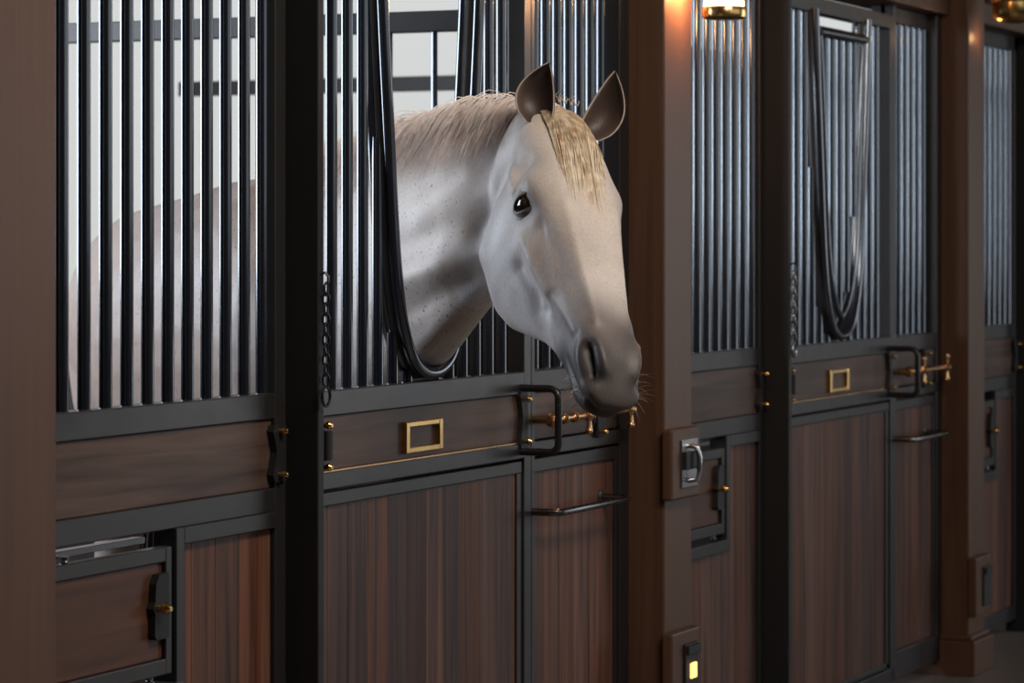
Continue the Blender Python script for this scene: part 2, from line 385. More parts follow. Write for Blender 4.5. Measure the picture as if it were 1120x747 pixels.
STALLS = [ # pillar right, post left, next pillar left, stile right of the door, hatch divider, yoke centre
    dict(p=4.385, xe=5.476, nx=7.216, st=6.594, hw=5.03, cx=6.040),
    dict(p=7.413, xe=8.411, nx=10.068, st=9.517, hw=8.075, cx=8.95),
    dict(p=10.266, xe=11.28, nx=12.92, st=12.37, hw=10.95, cx=11.85)]
pillar(4.187, 4.385, 'dark wooden pillar in the near left foreground, cut off by the picture edge')
pillar(7.216, 7.413, 'brown wooden pillar directly right of the grey horse head, with a steel latch block')
pillar(10.068, 10.266, 'far brown wooden pillar right of the closed stall door with its bars shut')
pillar(12.92, 13.12, 'farthest wooden pillar at the end of the row')
lab_fix = ['barred stall panel at the left with the horse body behind it and a hatch below',
           'narrow barred stall panel just right of the pillar beside the horse head',
           'barred stall panel at the right edge of the picture, farthest down the row']
lab_post = ['black steel post left of the open stall door where the horse looks out', 'black steel post left of the closed second stall door', 'black steel post at the right picture edge']
lab_door = ['stall door with an open U-shaped yoke that the horse leans out of', 'second stall door whose U-shaped opening is closed with bars', 'third stall door mostly outside the picture']
lab_side = ['narrow barred panel below the horse muzzle with brass bolt and blanket rail', 'narrow barred panel between the second door and the far pillar, with brass bolt', 'narrow barred panel beyond the third door']
lab_beam = ['wooden beam above the first stall', 'brown wooden beam above the second stall at the top right', 'brown wooden beam over the stall at the right picture edge']
lab_ch = ['dark steel chain hanging on the post left of the open door', 'dark steel chain hanging on the post left of the second door']
for i, s in enumerate(STALLS):
    fixed_section(s['p'], s['xe'], s['hw'], lab_fix[i], i)
    post(s['xe'], lab_post[i])
    beam(s['p']+.001, s['nx']-.001, lab_beam[i])
    if i < 2:
        door(s['xe']+.028, s['st'], i == 1, lab_door[i], s['cx'])
        side_panel(s['st']+.001, s['nx']-.002, lab_side[i])
        chain(s['xe']+.012, lab_ch[i])

# partitions between the stalls
def partition(x, label):
    t = thing('stall_partition', (x, 1.9, 0), label, 'partition')
    planks_y = MB(); planks_y.box(x-.02, x+.02, .17, 3.04, .02, 1.25, bv=.002); planks_y.build('boards', DARKW, t)
    MB().box(x-.025, x+.025, .17, 3.04, 2.03, 2.085).box(x-.03, x+.03, .17, 3.04, 1.25, 1.30).build('rail', BLACK, t)
    MB().box(x-.02, x+.02, .10, .17, .02, 2.3).build('end_post', BLACK, t)
    yy = .20
    while yy < 1.0:
        MB().tube([(x, yy, 1.29), (x, yy, 2.04)], .009, seg=10).build('bar', BAR, t); yy += .133
    return t
partition(7.315, 'barred partition behind the horse between its stall and the next')
partition(10.167, 'barred partition at the back of the second stall')
partition(13.02, 'barred partition beyond the third stall')

# ------------------------------------------------------------------ fittings on the pillars
def latch_block(x0, x1, z0, z1, label):
    t = thing('tie_latch_block', ((x0+x1)/2, -.096, z0), label, 'latch')
    B(x0, x1, -.126, -.0965, z0, z1, bv=.006).build('wooden_block', PILL, t)
    a, b_ = x0+.055, x1-.03
    B(a, b_, -.131, -.1255, z0+.028, z1-.028, bv=.002).build('steel_plate', STEEL, t)
    c_ = (a+b_)/2
    MB().tube([(c_, -.131, z1-.045), (c_, -.15, z1-.05), (c_+.004, -.156, z1-.075), (c_, -.156, z0+.07), (c_, -.15, z0+.048), (c_, -.131, z0+.045)], .007, seg=12, ref=(1, 0, 0)).build('snap_hook', STEEL, t)
    MB().box(a+.005, b_-.005, -.142, -.13, z0+.075, z1-.06).build('spring_housing', MATTE, t)
    return t
latch_block(7.195, 7.395, .815, .995, 'wooden block with steel latch on the pillar right of the horse')
LAMPGLOW, nt, b = mat('amber_indicator'); b.inputs['Emission Color'].default_value = (1, .55, .15, 1); b.inputs['Emission Strength'].default_value = 2.2; b.inputs['Base Color'].default_value = (.4, .2, .05, 1)
def night_light(x0, x1, z1, label, lit):
    t = thing('power_point', ((x0+x1)/2, -.096, z1-.2), label, 'power point')
    B(x0, x1, -.126, -.0965, z1-.20, z1, bv=.005).build('wooden_block', PILL, t)
    a, b_ = x0+.075, x1-.03
    MB().box(a, b_, -.134, -.1255, z1-.17, z1-.035).box(a+.003, b_-.003, -.142, -.13, z1-.062, z1-.04).build('cover', MATTE, t)
    if lit: B(a+.03, b_-.025, -.139, -.133, z1-.125, z1-.085, bv=.003).build('indicator_lamp', LAMPGLOW, t)
    return t
night_light(7.195, 7.395, .478, 'low wooden block with small amber light on the pillar right of the horse', True)
night_light(10.05, 10.24, .40, 'low wooden block with dark socket on the far pillar', False)

# wall lamps
GLASS, nt, b = mat('amber_lit_glass'); b.inputs['Base Color'].default_value = (1, .78, .5, 1); b.inputs['Emission Color'].default_value = (1, .62, .33, 1); b.inputs['Emission Strength'].default_value = 5; b.inputs['Roughness'].default_value = .1
def lamp(x, y, zb, label, r=.057):
    t = thing('wall_lamp', (x, -.096, zb), label, 'lamp')
    MB().lathe((x, y, zb), (0, 0, 1), [(0, r*.5), (.002, r*.82), (.006, r*.97), (.012, r), (.029, r), (.032, r*.98), (.0325, r*.55)], 36).build('brass_band', BRASS, t)
    MB().lathe((x, y, zb+.033), (0, 0, 1), [(0, r*.90), (.06, r*.92), (.13, r*.9)], 32).build('glass_shade', GLASS, t)
    mb = MB()
    for i in range(6):
        a = 2*PI*(i+.5)/6; mb.tube([(x+r*.95*math.cos(a), y+r*.95*math.sin(a), zb+.045), (x+r*.95*math.cos(a), y+r*.95*math.sin(a), zb+.185)], .0022, seg=6)
    mb.build('cage', BRASS, t)
    MB().lathe((x, y, zb+.178), (0, 0, 1), [(0, r), (.012, r), (.03, r*.7), (.05, r*.3), (.06, .004)], 32).build('cap', BRASS, t)
    MB().tube([(x, y, zb+.22), (x, y+.03, zb+.26), (x, -.1, zb+.26)], .008).lathe((x, -.0965, zb+.26), (0, -1, 0), [(0, .04), (.008, .04), (.012, .02)], 24).build('arm', BRASS, t)
    return t
lamp(7.31, -.223, 2.037, 'brass wall lamp with lit amber glass at the top of the picture')
tb = thing('wall_lamp', (10.16, -.096, 2.2), 'round brass wall lamp at the top right corner', 'lamp')
MB().lathe((10.16, -.225, 2.215), (0, 0, 1), [(0, .02), (.006, .05), (.016, .066), (.03, .072), (.07, .074), (.078, .082), (.092, .082), (.097, .074), (.2, .068), (.23, .03)], 40).build('brass_shade', BRASS, tb)
MB().tube([(10.16, -.225, 2.44), (10.16, -.19, 2.47), (10.16, -.1, 2.47)], .009).build('arm', BRASS, tb)
def point(loc, e, col, r=.03, name='lamp_light'):
    l = bpy.data.lights.new(name, 'POINT'); l.energy = e; l.color = col; l.shadow_soft_size = r
    o = bpy.data.objects.new(name, l); C.objects.link(o); o.location = loc; return o
point((7.32, -.140, 2.125), 7, (1, .45, .18), .02)
point((10.17, -.135, 2.17), .2, (1, .5, .2), .015)

# ------------------------------------------------------------------ the horse
def unit(v): v = V(v); return v.normalized()
HP = V((5.878, -.38, 1.745)); HH = .70           # poll and head length
HA = unit((-.469, -.464, -.751)); HB = V((-.385, -.657, .6475)); HB = (HB-HA*HB.dot(HA)).normalized(); HC = HB.cross(HA)
if HC.y < 0: HC = -HC
_R = Matrix.Rotation(math.radians(-3.3), 3, V((-.913, -.408, 0))); HA, HB, HC = _R@HA, _R@HB, _R@HC
CS = 1.08
def hl(t, b, c): return HP+(HA*t+HB*b+HC*c*CS)*HH
def ring(cx, up, side, hu, hd, wt, wb, n=28, ex=.8):
    out = []
    for k in range(n):
        a = 2*PI*k/n; s_, c_ = math.sin(a), math.cos(a)
        W = wt*(1+s_)/2+wb*(1-s_)/2
        out.append(cx+up*((hu if s_ > 0 else hd)*abs(s_)**ex*(1 if s_ > 0 else -1))+side*(W*abs(c_)**ex*(1 if c_ > 0 else -1)))
    return out
def loft(rings, mb):
    n = len(rings[0]); o = []; vs_ = [p for r in rings for p in r]; fs = []
    for i in range(len(rings)-1):
        for k in range(n): fs.append((i*n+k, i*n+(k+1) % n, (i+1)*n+(k+1) % n, (i+1)*n+k))
    fs += [tuple(range(n)), tuple((len(rings)-1)*n+k for k in range(n))]
    return mb.add(vs_, fs)
body_mb = MB()
# head: t, top, bottom, width above, width below
HS = [(-.07, -.05, -.22, .07, .07), (-.02, -.012, -.30, .105, .085), (.05, .014, -.34, .128, .095), (.12, .034, -.372, .145, .102), (.2, .048, -.425, .158, .104), (.28, .05, -.47, .170, .103),
      (.35, .044, -.488, .176, .102), (.42, .036, -.485, .166, .100), (.5, .026, -.448, .150, .094), (.58, .016, -.378, .131, .084), (.66, .006, -.308, .114, .074), (.74, -.003, -.268, .102, .068),
      (.82, -.010, -.240, .098, .066), (.89, -.014, -.222, .106, .070), (.94, -.024, -.208, .107, .072), (.98, -.044, -.196, .100, .070), (1.012, -.078, -.182, .084, .060), (1.03, -.105, -.165, .05, .04)]
rg = []
for t, bt, bb, wt, wb in HS:
    mid = (bt+bb)/2+.03; rg.append(ring(hl(t, mid, 0), HB, HC, (bt-mid)*HH, (mid-bb)*HH, wt*HH*CS, wb*HH*CS, ex=.78))
loft(rg, body_mb)
# neck: crest point, lower point, half width
EV = V((.65, .76, 0)).normalized(); PV = V((-.76, .65, 0)).normalized()
NS = [((6.70, .80, 1.58), (6.52, .60, 1.0), .25), ((6.45, .48, 1.655), (6.30, .30, 1.03), .215), ((6.26, .24, 1.68), (6.14, .12, 1.13), .165), ((6.10, .05, 1.712), (6.01, -.04, 1.225), .128),
      ((6.01, -.12, 1.738), (5.945, -.14, 1.30), .098), ((5.95, -.25, 1.758), (5.91, -.23, 1.375), .080), ((5.925, -.325, 1.748), (5.875, -.30, 1.44), .070), ((5.90, -.37, 1.735), (5.86, -.36, 1.5), .06)]
rg = []
for i, (c_, d_, w_) in enumerate(NS):
    c_, d_ = V(c_), V(d_); j0, j1 = max(0, i-1), min(len(NS)-1, i+1)
    tang = ((V(NS[j1][0])+V(NS[j1][1]))-(V(NS[j0][0])+V(NS[j0][1]))).normalized()
    up = (c_-d_); h_ = up.length/2; up.normalize(); side = up.cross(tang).normalized()
    if side.dot(PV) < 0: side = -side
    rg.append(ring((c_+d_)/2, up, side, h_, h_, w_*.62, w_*1.02, ex=.95))
loft(rg, body_mb)
TS = [(6.19, .25, 1.20, .07, .09), (6.24, .31, 1.21, .16, .20), (6.34, .42, 1.23, .235, .30), (6.46, .56, 1.27, .265, .365), (6.62, .76, 1.25, .30, .375), (6.78, .96, 1.22, .325, .375), (6.92, 1.12, 1.235, .31, .345), (7.02, 1.25, 1.26, .285, .305), (7.11, 1.36, 1.24, .225, .255), (7.17, 1.44, 1.20, .14, .17), (7.20, 1.475, 1.17, .05, .07)]
loft([ring(V((x, y, z)), V((0, 0, 1)), PV, h_, h_, w_*.97, w_*1.0, ex=.95) for x, y, z, w_, h_ in TS], body_mb)
def leg(mb, top, secs):
    rg = []
    for z, f_, r1, r2 in secs: rg.append(ring(V((top[0], top[1], z))-EV*f_, -EV, PV, r1, r1, r2, r2, n=16, ex=1))
    loft(rg, mb)
for sgn in (-1, 1):
    p = V((6.42, .50, 0))+PV*.14*sgn
    leg(body_mb, p, [(1.2, 0, .13, .09), (1.0, .0, .10, .075), (.85, .0, .072, .06), (.7, .0, .055, .048), (.58, .005, .046, .044), (.5, .008, .048, .046), (.42, 0, .036, .034), (.3, 0, .031, .028), (.2, 0, .036, .032), (.155, .0, .042, .036), (.12, .015, .034, .03), (.075, .035, .04, .038), (.07, .035, .05, .048), (0.005, .055, .066, .06)])
    p = V((6.98, 1.20, 0))+PV*.15*sgn
    leg(body_mb, p, [(1.25, -.02, .24, .13), (1.05, .03, .22, .12), (.9, .06, .15, .10), (.78, .03, .10, .075), (.66, -.03, .07, .055), (.57, -.08, .06, .045), (.52, -.085, .055, .045), (.44, -.075, .042, .036), (.32, -.06, .035, .030), (.2, -.05, .038, .034), (.155, -.045, .042, .036), (.12, -.03, .034, .03), (.075, -.01, .04, .038), (.07, -.01, .05, .048), (.005, .01, .064, .058)])
raw = body_mb.build('raw', BLACK, None, smooth=False)
md = raw.modifiers.new('r', 'REMESH'); md.mode = 'VOXEL'; md.voxel_size = .0062; md.adaptivity = 0
md = raw.modifiers.new('s', 'SMOOTH'); md.factor = .5; md.iterations = 14
dg = bpy.context.evaluated_depsgraph_get(); ev = raw.evaluated_get(dg); bme = bpy.data.meshes.new_from_object(ev)
bpy.data.objects.remove(raw)
nv = len(bme.vertices); co = np.empty(nv*3); bme.vertices.foreach_get('co', co); co = co.reshape(-1, 3)
nrm = np.empty(nv*3); bme.vertices.foreach_get('normal', nrm); nrm = nrm.reshape(-1, 3)
A_, B_, C_, P_0 = (np.array(v[:]) for v in (HA, HB, HC, HP))
def tolocal(co):
    d = co-P_0; return d@A_/HH, d@B_/HH, d@C_/HH/CS
def G(t, b, c, t0, b0, c0, st, sb=None, sc=None):
    sb = sb or st; sc = sc or st
    return np.exp(-.5*(((t-t0)/st)**2+((b-b0)/sb)**2+((c-c0)/sc)**2))
def seg(t, b, c, p, q, s):
    p, q = np.array(p), np.array(q); X = np.stack([t, b, c], 1); d = q-p; u = np.clip(((X-p)@d)/(d@d), 0, 1)
    r = np.linalg.norm(X-p-u[:, None]*d, axis=1); return np.exp(-.5*(r/s)**2)
t, b, c = tolocal(co); dsp = np.zeros(nv)
for sg in (1, -1):
    cc = c*sg
    dsp += .017*G(t, b, cc, .30, -.03, .155, .04, .03, .03)           # brow
    dsp -= .006*G(t, b, cc, .37, -.08, .165, .028)                       # socket
    dsp += .010*seg(t, b, cc, (.12, -.13, .11), (.27, -.10, .145), .013)
    dsp -= .010*G(t, b, cc, .21, -.045, .14, .03)                          # hollow above the eye
    dsp += .013*seg(t, b, cc, (.44, -.135, .15), (.62, -.135, .12), .020)
    dsp -= .010*seg(t, b, cc, (.48, -.20, .13), (.64, -.19, .10), .020) # facial crest
    dsp -= .007*seg(t, b, cc, (.60, -.20, .085), (.72, -.17, .075), .035)
    dsp += .010*G(t, b, cc, .30, -.28, .11, .10, .09, .05)                 # cheek
    dsp -= .016*seg(t, b, cc, (.13, -.14, .12), (.17, -.40, .1), .032)
    dsp += .005*seg(t, b, cc, (.27, -.18, .14), (.40, -.36, .1), .05)      # behind the jaw edge
    dsp -= .006*seg(t, b, cc, (.45, -.05, .12), (.75, -.04, .075), .022)
    dsp += .010*G(t, b, cc, .90, -.05, .10, .035)                          # nostril wing
    dsp += .010*seg(t, b, cc, (.875, -.018, .07), (.965, -.038, .05), .013)
    dsp += .006*seg(t, b, cc, (.875, -.07, .108), (.97, -.09, .092), .013)
    dsp -= .036*seg(t, b, cc, (.895, -.040, .092), (.962, -.066, .074), .0175) # nostril pit
    dsp -= .011*seg(t, b, cc, (.84, -.165, .09), (1.005, -.148, .07), .010)   # mouth
    dsp += .003*seg(t, b, cc, (.46, -.10, .15), (.62, -.20, .10), .007)+.004*seg(t, b, cc, (.44, -.03, .13), (.6, -.07, .12), .008)+.004*seg(t, b, cc, (.66, -.12, .1), (.80, -.08, .09), .009)
    dsp += .005*seg(t, b, cc, (.40, .012, .075), (.80, -.02, .05), .012)
    dsp -= .007*seg(t, b, cc, (.62, -.235, .075), (.70, -.25, .06), .02)
dsp -= .012*seg(t, b, c, (1.015, -.14, -.07), (1.015, -.14, .07), .010)
dsp += .012*G(t, b, c, .95, -.20, 0, .035, .03, .05)                      # chin
dsp -= .005*G(t, b, c, .965, -.05, 0, .03, .03, .02)
dsp += .006*G(t, b, c, 1.0, -.10, 0, .03, .03, .05)
# neck muscles
def wseg(p, q, s):
    p, q = np.array(p), np.array(q); d = q-p; u = np.clip(((co-p)@d)/(d@d), 0, 1)
    return np.exp(-.5*(np.linalg.norm(co-p-u[:, None]*d, axis=1)/s)**2)
side_m = ((nrm@np.array(PV[:])) > 0)
dsp += .013*wseg((5.938, .06, 1.385), (5.807, -.24, 1.445), .024)
dsp += .011*wseg((5.99, .02, 1.215), (5.89, -.20, 1.37), .020)
dsp -= .009*wseg((5.94, .05, 1.30), (5.87, -.20, 1.405), .022)
dsp += .006*wseg((5.93, -.03, 1.54), (5.905, -.15, 1.61), .03)
dsp -= .008*wseg((5.94, .04, 1.46), (5.85, -.20, 1.52), .03)
dsp += .006*wseg((5.86, -.26, 1.66), (5.84, -.22, 1.50), .014)
co2 = co+nrm*dsp[:, None]
# coarse skin wrinkles and folds
bme.vertices.foreach_set('co', co2.ravel())
for p in bme.polygons: p.use_smooth = True
bme.update()
def nz(x, sc, seed=0): return np.array([mnoise.noise(V(p)*sc+V((seed, seed*2, 3))) for p in x])
def sm(x, a, b_): u = np.clip((x-a)/(b_-a), 0, 1); return u*u*(3-2*u)
def coat_color(co, pinkish=True):
    t, b, c = tolocal(co); n = len(co); col = np.tile(np.array([.62, .555, .51]), (n, 1))
    near = (t > -.3) & (t < 1.1) & (np.abs(c) < .4) & (b > -.6) & (b < .2)
    n1 = np.zeros(n); n1[:] = nz(co, 9)
    n2 = nz(co, 26, 4)
    n3 = nz(co, 4, 9)
    col *= (1+.16*n1+.10*n2)[:, None]; col[:, 2] *= 1-.10*n3; col[:, 0] *= 1+.05*n3
    def mix(m, rgb): nonlocal col; m = np.clip(m, 0, 1)[:, None]; col = col*(1-m)+np.array(rgb)*m
    mix(.38*sm(n1, .05, .5), (.44, .395, .38)); mix(.32*sm(-n1, .1, .5), (.74, .69, .65)); mix(.22*sm(n2, .2, .5), (.42, .37, .36))
    if near.any():
        mz = sm(t+.10*np.clip(-b-.1, -.1, .1)+.03*n1, .62, .86)*near
        mix(.95*mz, (.058, .052, .053))
        mix(.8*sm(t+.02*n2, .93, .99)*sm(-b, .05, .10)*sm(b, -.15, -.13)*near, (.15, .125, .12))
        mix(.9*sm(t, .80, .9)*sm(-b, .165, .18)*near, (.10, .088, .088))
        mix(.75*G(t, b, c, .885, -.02, -.082, .028, .016, .014)*near, (.55, .36, .31))
        mix(.45*seg(t, b, c, (.48, -.03, .11), (.80, -.035, .08), .022)*near, (.37, .33, .33)); mix(.35*seg(t, b, c, (.45, .02, -.02), (.75, .0, -.02), .03)*near, (.72, .67, .63)); mix(.35*G(t, b, c, .22, .03, .02, .08, .05, .08)*near, (.70, .63, .56))  # first mix paints shade beside the nose into the coat
        mix(.7*G(t, b, c, .62, -.02, .03, .12, .05, .05)*near*(.5+n1), (.40, .35, .33))
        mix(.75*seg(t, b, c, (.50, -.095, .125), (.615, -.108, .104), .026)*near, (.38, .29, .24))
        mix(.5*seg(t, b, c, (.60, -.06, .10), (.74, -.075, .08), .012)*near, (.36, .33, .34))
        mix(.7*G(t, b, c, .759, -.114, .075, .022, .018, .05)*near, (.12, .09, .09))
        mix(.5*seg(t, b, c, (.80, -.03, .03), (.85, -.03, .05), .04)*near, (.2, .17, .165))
        for sg in (1, -1):
            cc = c*sg
            mix(.97*seg(t, b, cc, (.895, -.040, .090), (.962, -.066, .074), .019)**.8*near, (.016, .013, .013))
            mix(.85*np.maximum(seg(t, b, cc, (.84, -.160, .09), (1.0, -.140, .07), .010), seg(t, b, cc, (1.015, -.14, 0), (1.015, -.14, .07), .010))*near, (.05, .04, .04))
            mix(.82*G(t, b, cc, .362, -.07, .16, .050, .040, .05)*near, (.14, .12, .125))
            mix(.6*seg(t, b, cc, (.33, -.045, .14), (.43, -.045, .135), .020)*near, (.16, .14, .14))
            mix(.40*G(t, b, cc, .30, -.02, .14, .05, .03, .05)*near, (.38, .34, .33))
            mix(.5*G(t, b, cc, .67, -.17, .08, .025, .02, .05)*near, (.16, .13, .13))
        mix(.6*sm(-b, .12, .22)*sm(t, .05, .25)*(1-sm(t, .6, .8))*near, (.72, .71, .73))  # light falling on the cheek, painted into the coat colour
    inb = sm(co[:, 1], .15, .5)[:, None]; col = col*(1-inb*np.array([.48, .54, .57]))  # coat colour darkened inside the stall to offset the window light
    hoof = sm(-co[:, 2], -.085, -.06); mix(hoof, (.10, .08, .065))
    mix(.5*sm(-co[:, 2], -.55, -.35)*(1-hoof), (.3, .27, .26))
    return col
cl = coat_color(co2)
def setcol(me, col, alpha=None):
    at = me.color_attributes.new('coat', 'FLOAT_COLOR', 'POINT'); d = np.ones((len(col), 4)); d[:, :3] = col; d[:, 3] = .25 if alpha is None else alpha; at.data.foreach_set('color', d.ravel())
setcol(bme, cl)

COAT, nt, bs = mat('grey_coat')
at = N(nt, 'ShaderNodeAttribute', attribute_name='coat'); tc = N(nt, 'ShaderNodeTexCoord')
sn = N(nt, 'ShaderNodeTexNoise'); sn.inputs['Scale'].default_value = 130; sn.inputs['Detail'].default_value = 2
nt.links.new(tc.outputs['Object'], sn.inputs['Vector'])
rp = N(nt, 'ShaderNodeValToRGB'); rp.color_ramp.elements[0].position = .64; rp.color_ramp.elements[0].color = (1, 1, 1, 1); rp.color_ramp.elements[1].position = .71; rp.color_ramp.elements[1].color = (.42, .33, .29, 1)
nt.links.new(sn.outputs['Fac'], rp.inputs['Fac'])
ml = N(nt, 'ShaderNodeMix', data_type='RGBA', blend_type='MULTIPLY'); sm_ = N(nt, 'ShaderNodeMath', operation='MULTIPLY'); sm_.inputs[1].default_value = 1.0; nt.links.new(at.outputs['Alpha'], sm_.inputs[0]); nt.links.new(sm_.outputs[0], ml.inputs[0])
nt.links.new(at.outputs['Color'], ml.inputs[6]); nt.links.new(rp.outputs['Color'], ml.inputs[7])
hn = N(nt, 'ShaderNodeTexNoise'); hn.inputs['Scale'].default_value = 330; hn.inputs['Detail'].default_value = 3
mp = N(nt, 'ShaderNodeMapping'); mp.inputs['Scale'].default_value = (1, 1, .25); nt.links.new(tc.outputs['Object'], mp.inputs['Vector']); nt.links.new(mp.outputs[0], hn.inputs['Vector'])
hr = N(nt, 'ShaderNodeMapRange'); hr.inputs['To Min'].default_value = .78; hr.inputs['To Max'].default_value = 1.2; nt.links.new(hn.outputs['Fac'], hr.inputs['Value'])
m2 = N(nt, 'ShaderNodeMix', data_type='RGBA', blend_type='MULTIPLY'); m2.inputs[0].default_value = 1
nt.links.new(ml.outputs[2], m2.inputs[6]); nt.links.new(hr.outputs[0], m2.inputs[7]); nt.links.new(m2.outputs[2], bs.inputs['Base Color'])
bp = N(nt, 'ShaderNodeBump'); bp.inputs['Strength'].default_value = .35; bp.inputs['Distance'].default_value = .0015
nt.links.new(hn.outputs['Fac'], bp.inputs['Height']); nt.links.new(bp.outputs[0], bs.inputs['Normal'])
bs.inputs['Roughness'].default_value = .46; bs.inputs['Specular IOR Level'].default_value = .35

# ears: cupped leaves, opening forwards
CR, CU, CT = V((.408, -.913, 0)), V((0, 0, 1)), V((-.913, -.408, 0))
def cam(x, y, z): return CR*x+CU*y+CT*z
def ear(base, dirv, front, L_, wid, lean):
    """returns verts, faces, colours"""
    d = dirv.normalized(); f_ = (front-d*front.dot(d)).normalized(); s_ = d.cross(f_)
    nu, nvv = 18, 22; vs_, cs, fs = [], [], []
    for layer in (0, 1):
        for i in range(nu+1):
            u = i/nu; prof = wid*(math.sin(PI*min(1, (u*.86+.14))**.80)**.75)*(1 if u < .999 else .02)
            if u < .12: prof *= .80+.2*u/.12
            prof = max(prof, .0015); openg = math.radians(105-15*u)
            cen = base+d*(L_*u)+s_*(lean*L_*math.sin(PI*u)*.25)-f_*(.016*math.sin(PI*u*.8))
            rr = prof-(.0035 if layer else 0); rr = max(rr, .0006)
            for j in range(nvv+1):
                a = -openg+2*openg*j/nvv     # 0 is the back
                x = math.sin(a)*rr; y = -math.cos(a)*rr*.85
                vs_.append(cen+s_*x+f_*y)
                edge = abs(j/nvv*2-1)
                cs.append((.40, .33, .29) if layer == 0 else tuple(np.array((.055, .036, .030))*(1-edge**4)+np.array((.42, .33, .28))*edge**4))
    n1_ = (nu+1)*(nvv+1); st = nvv+1
    for layer in (0, 1):
        o = layer*n1_
        for i in range(nu):
            for j in range(nvv):
                q = (o+i*st+j, o+i*st+j+1, o+(i+1)*st+j+1, o+(i+1)*st+j); fs.append(q if layer == 0 else q[::-1])
    for i in range(nu):
        for j in (0, nvv): fs.append((i*st+j, (i+1)*st+j, n1_+(i+1)*st+j, n1_+i*st+j))
    for j in range(nvv): fs.append((nu*st+j, nu*st+j+1, n1_+nu*st+j+1, n1_+nu*st+j))
    return vs_, fs, cs
e1 = ear(hl(.072, -.004, .090), cam(.20, .93, .05), cam(.05, .1, 1)+HC*.02, .130, .043, -.4)
e2 = ear(hl(.05, -.03, -.105), cam(.36, .93, .05), cam(.05, .1, 1)-HC*.08, .150, .040, .4)
# one mesh for the body with its ears
bv_ = [v.co[:] for v in bme.vertices]; bf_ = [tuple(p.vertices) for p in bme.polygons]; bc = [tuple(x) for x in cl]
for (vs_, fs, cs) in (e1, e2):
    o = len(bv_); bv_ += [tuple(v) for v in vs_]; bf_ += [tuple(i+o for i in f) for f in fs]; bc += cs
hm = bpy.data.meshes.new('horse_body'); hm.from_pydata(bv_, [], bf_); hm.materials.append(COAT)
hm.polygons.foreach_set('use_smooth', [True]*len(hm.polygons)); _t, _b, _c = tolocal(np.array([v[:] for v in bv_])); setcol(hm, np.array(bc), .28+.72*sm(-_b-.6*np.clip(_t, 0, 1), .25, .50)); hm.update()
horse = thing('horse', (6.7, .85, 0), 'light grey horse with its head out over the stall door', 'horse')
hb = bpy.data.objects.new('body', hm); C.objects.link(hb); hb.parent = horse; hb.location = -horse.location
from mathutils.bvhtree import BVHTree
bvh = BVHTree.FromPolygons([V(v) for v in bv_[:nv]], [f for f in bf_ if max(f) < nv])

# eyes and lids
EYE, nt, bs = mat('eye'); bs.inputs['Roughness'].default_value = .04; bs.inputs['Coat Weight'].default_value = 1
bs.inputs['Base Color'].default_value = (.022, .011, .006, 1)
ER = .034
for sg in (1, -1):
    cen = hl(.360, -.074, .150*sg)
    hit = bvh.find_nearest(hl(.360, -.074, .20*sg)); ax = (HC*sg*.80+HB*.42+HA*.33).normalized()
    cen = hit[0]-ax*(ER*.80)
    e = MB(); e.lathe(cen-ax*ER, ax, [(ER*(1-math.cos(PI*i/14)), ER*math.sin(PI*i/14)) for i in range(15)], 24); e.build('eye', EYE, horse)
    uu = (-HA-ax*(-HA).dot(ax)).normalized(); ww = ax.cross(uu)      # uu towards the brow/poll, ww along the lids
    vs_, fs, cs = [], [], []; ns, nr = 40, 18
    for j in range(nr+1):
        q = j/nr
        for i in range(ns):
            a = 2*PI*i/ns; x = math.cos(a); y = math.sin(a)
            r0x, r0y = .0310*x, (.0135 if y > 0 else .0135)*y
            r0 = math.hypot(r0x, r0y); ro = .050*(1+.12*abs(x)); rad = r0+(ro-r0)*q
            px, py = r0x/r0*rad, r0y/r0*rad
            R_ = ER*1.05; base_h = math.sqrt(max(R_**2-r0**2, 0))
            lidp = cen+ww*px+uu*py+ax*(base_h+.003*math.sin(PI*min(q*3.2, 1))*(1.3 if y > 0 else .8)-.02*q)
            hn_ = bvh.find_nearest(cen+ww*px+uu*py+ax*.01); k1 = sm(np.array(q), .08, .95); k1 = float(k1)
            crease = .0022*math.exp(-((q-.42)/.07)**2)*(1 if y > 0 else .5)
            P1 = lidp.lerp(hn_[0]-hn_[1]*.0006, k1)-ax*crease; vs_.append(P1)
            dk = max(0, 1-q*5.5); cc_ = coat_color(np.array([P1[:]]))[0]; fade = .72+.28*float(sm(np.array(q), .25, 1.0))
            cc_ = cc_*fade; cs.append(tuple(cc_*(1-dk)+np.array((.018, .015, .017))*dk))
    for j in range(nr):
        for i in range(ns): fs.append((j*ns+i, j*ns+(i+1) % ns, (j+1)*ns+(i+1) % ns, (j+1)*ns+i))
    m_ = MB().add(vs_, fs); lo = m_.build('eyelids', COAT, horse); setcol(lo.data, np.array(cs))
    for p in lo.data.polygons: p.use_smooth = True

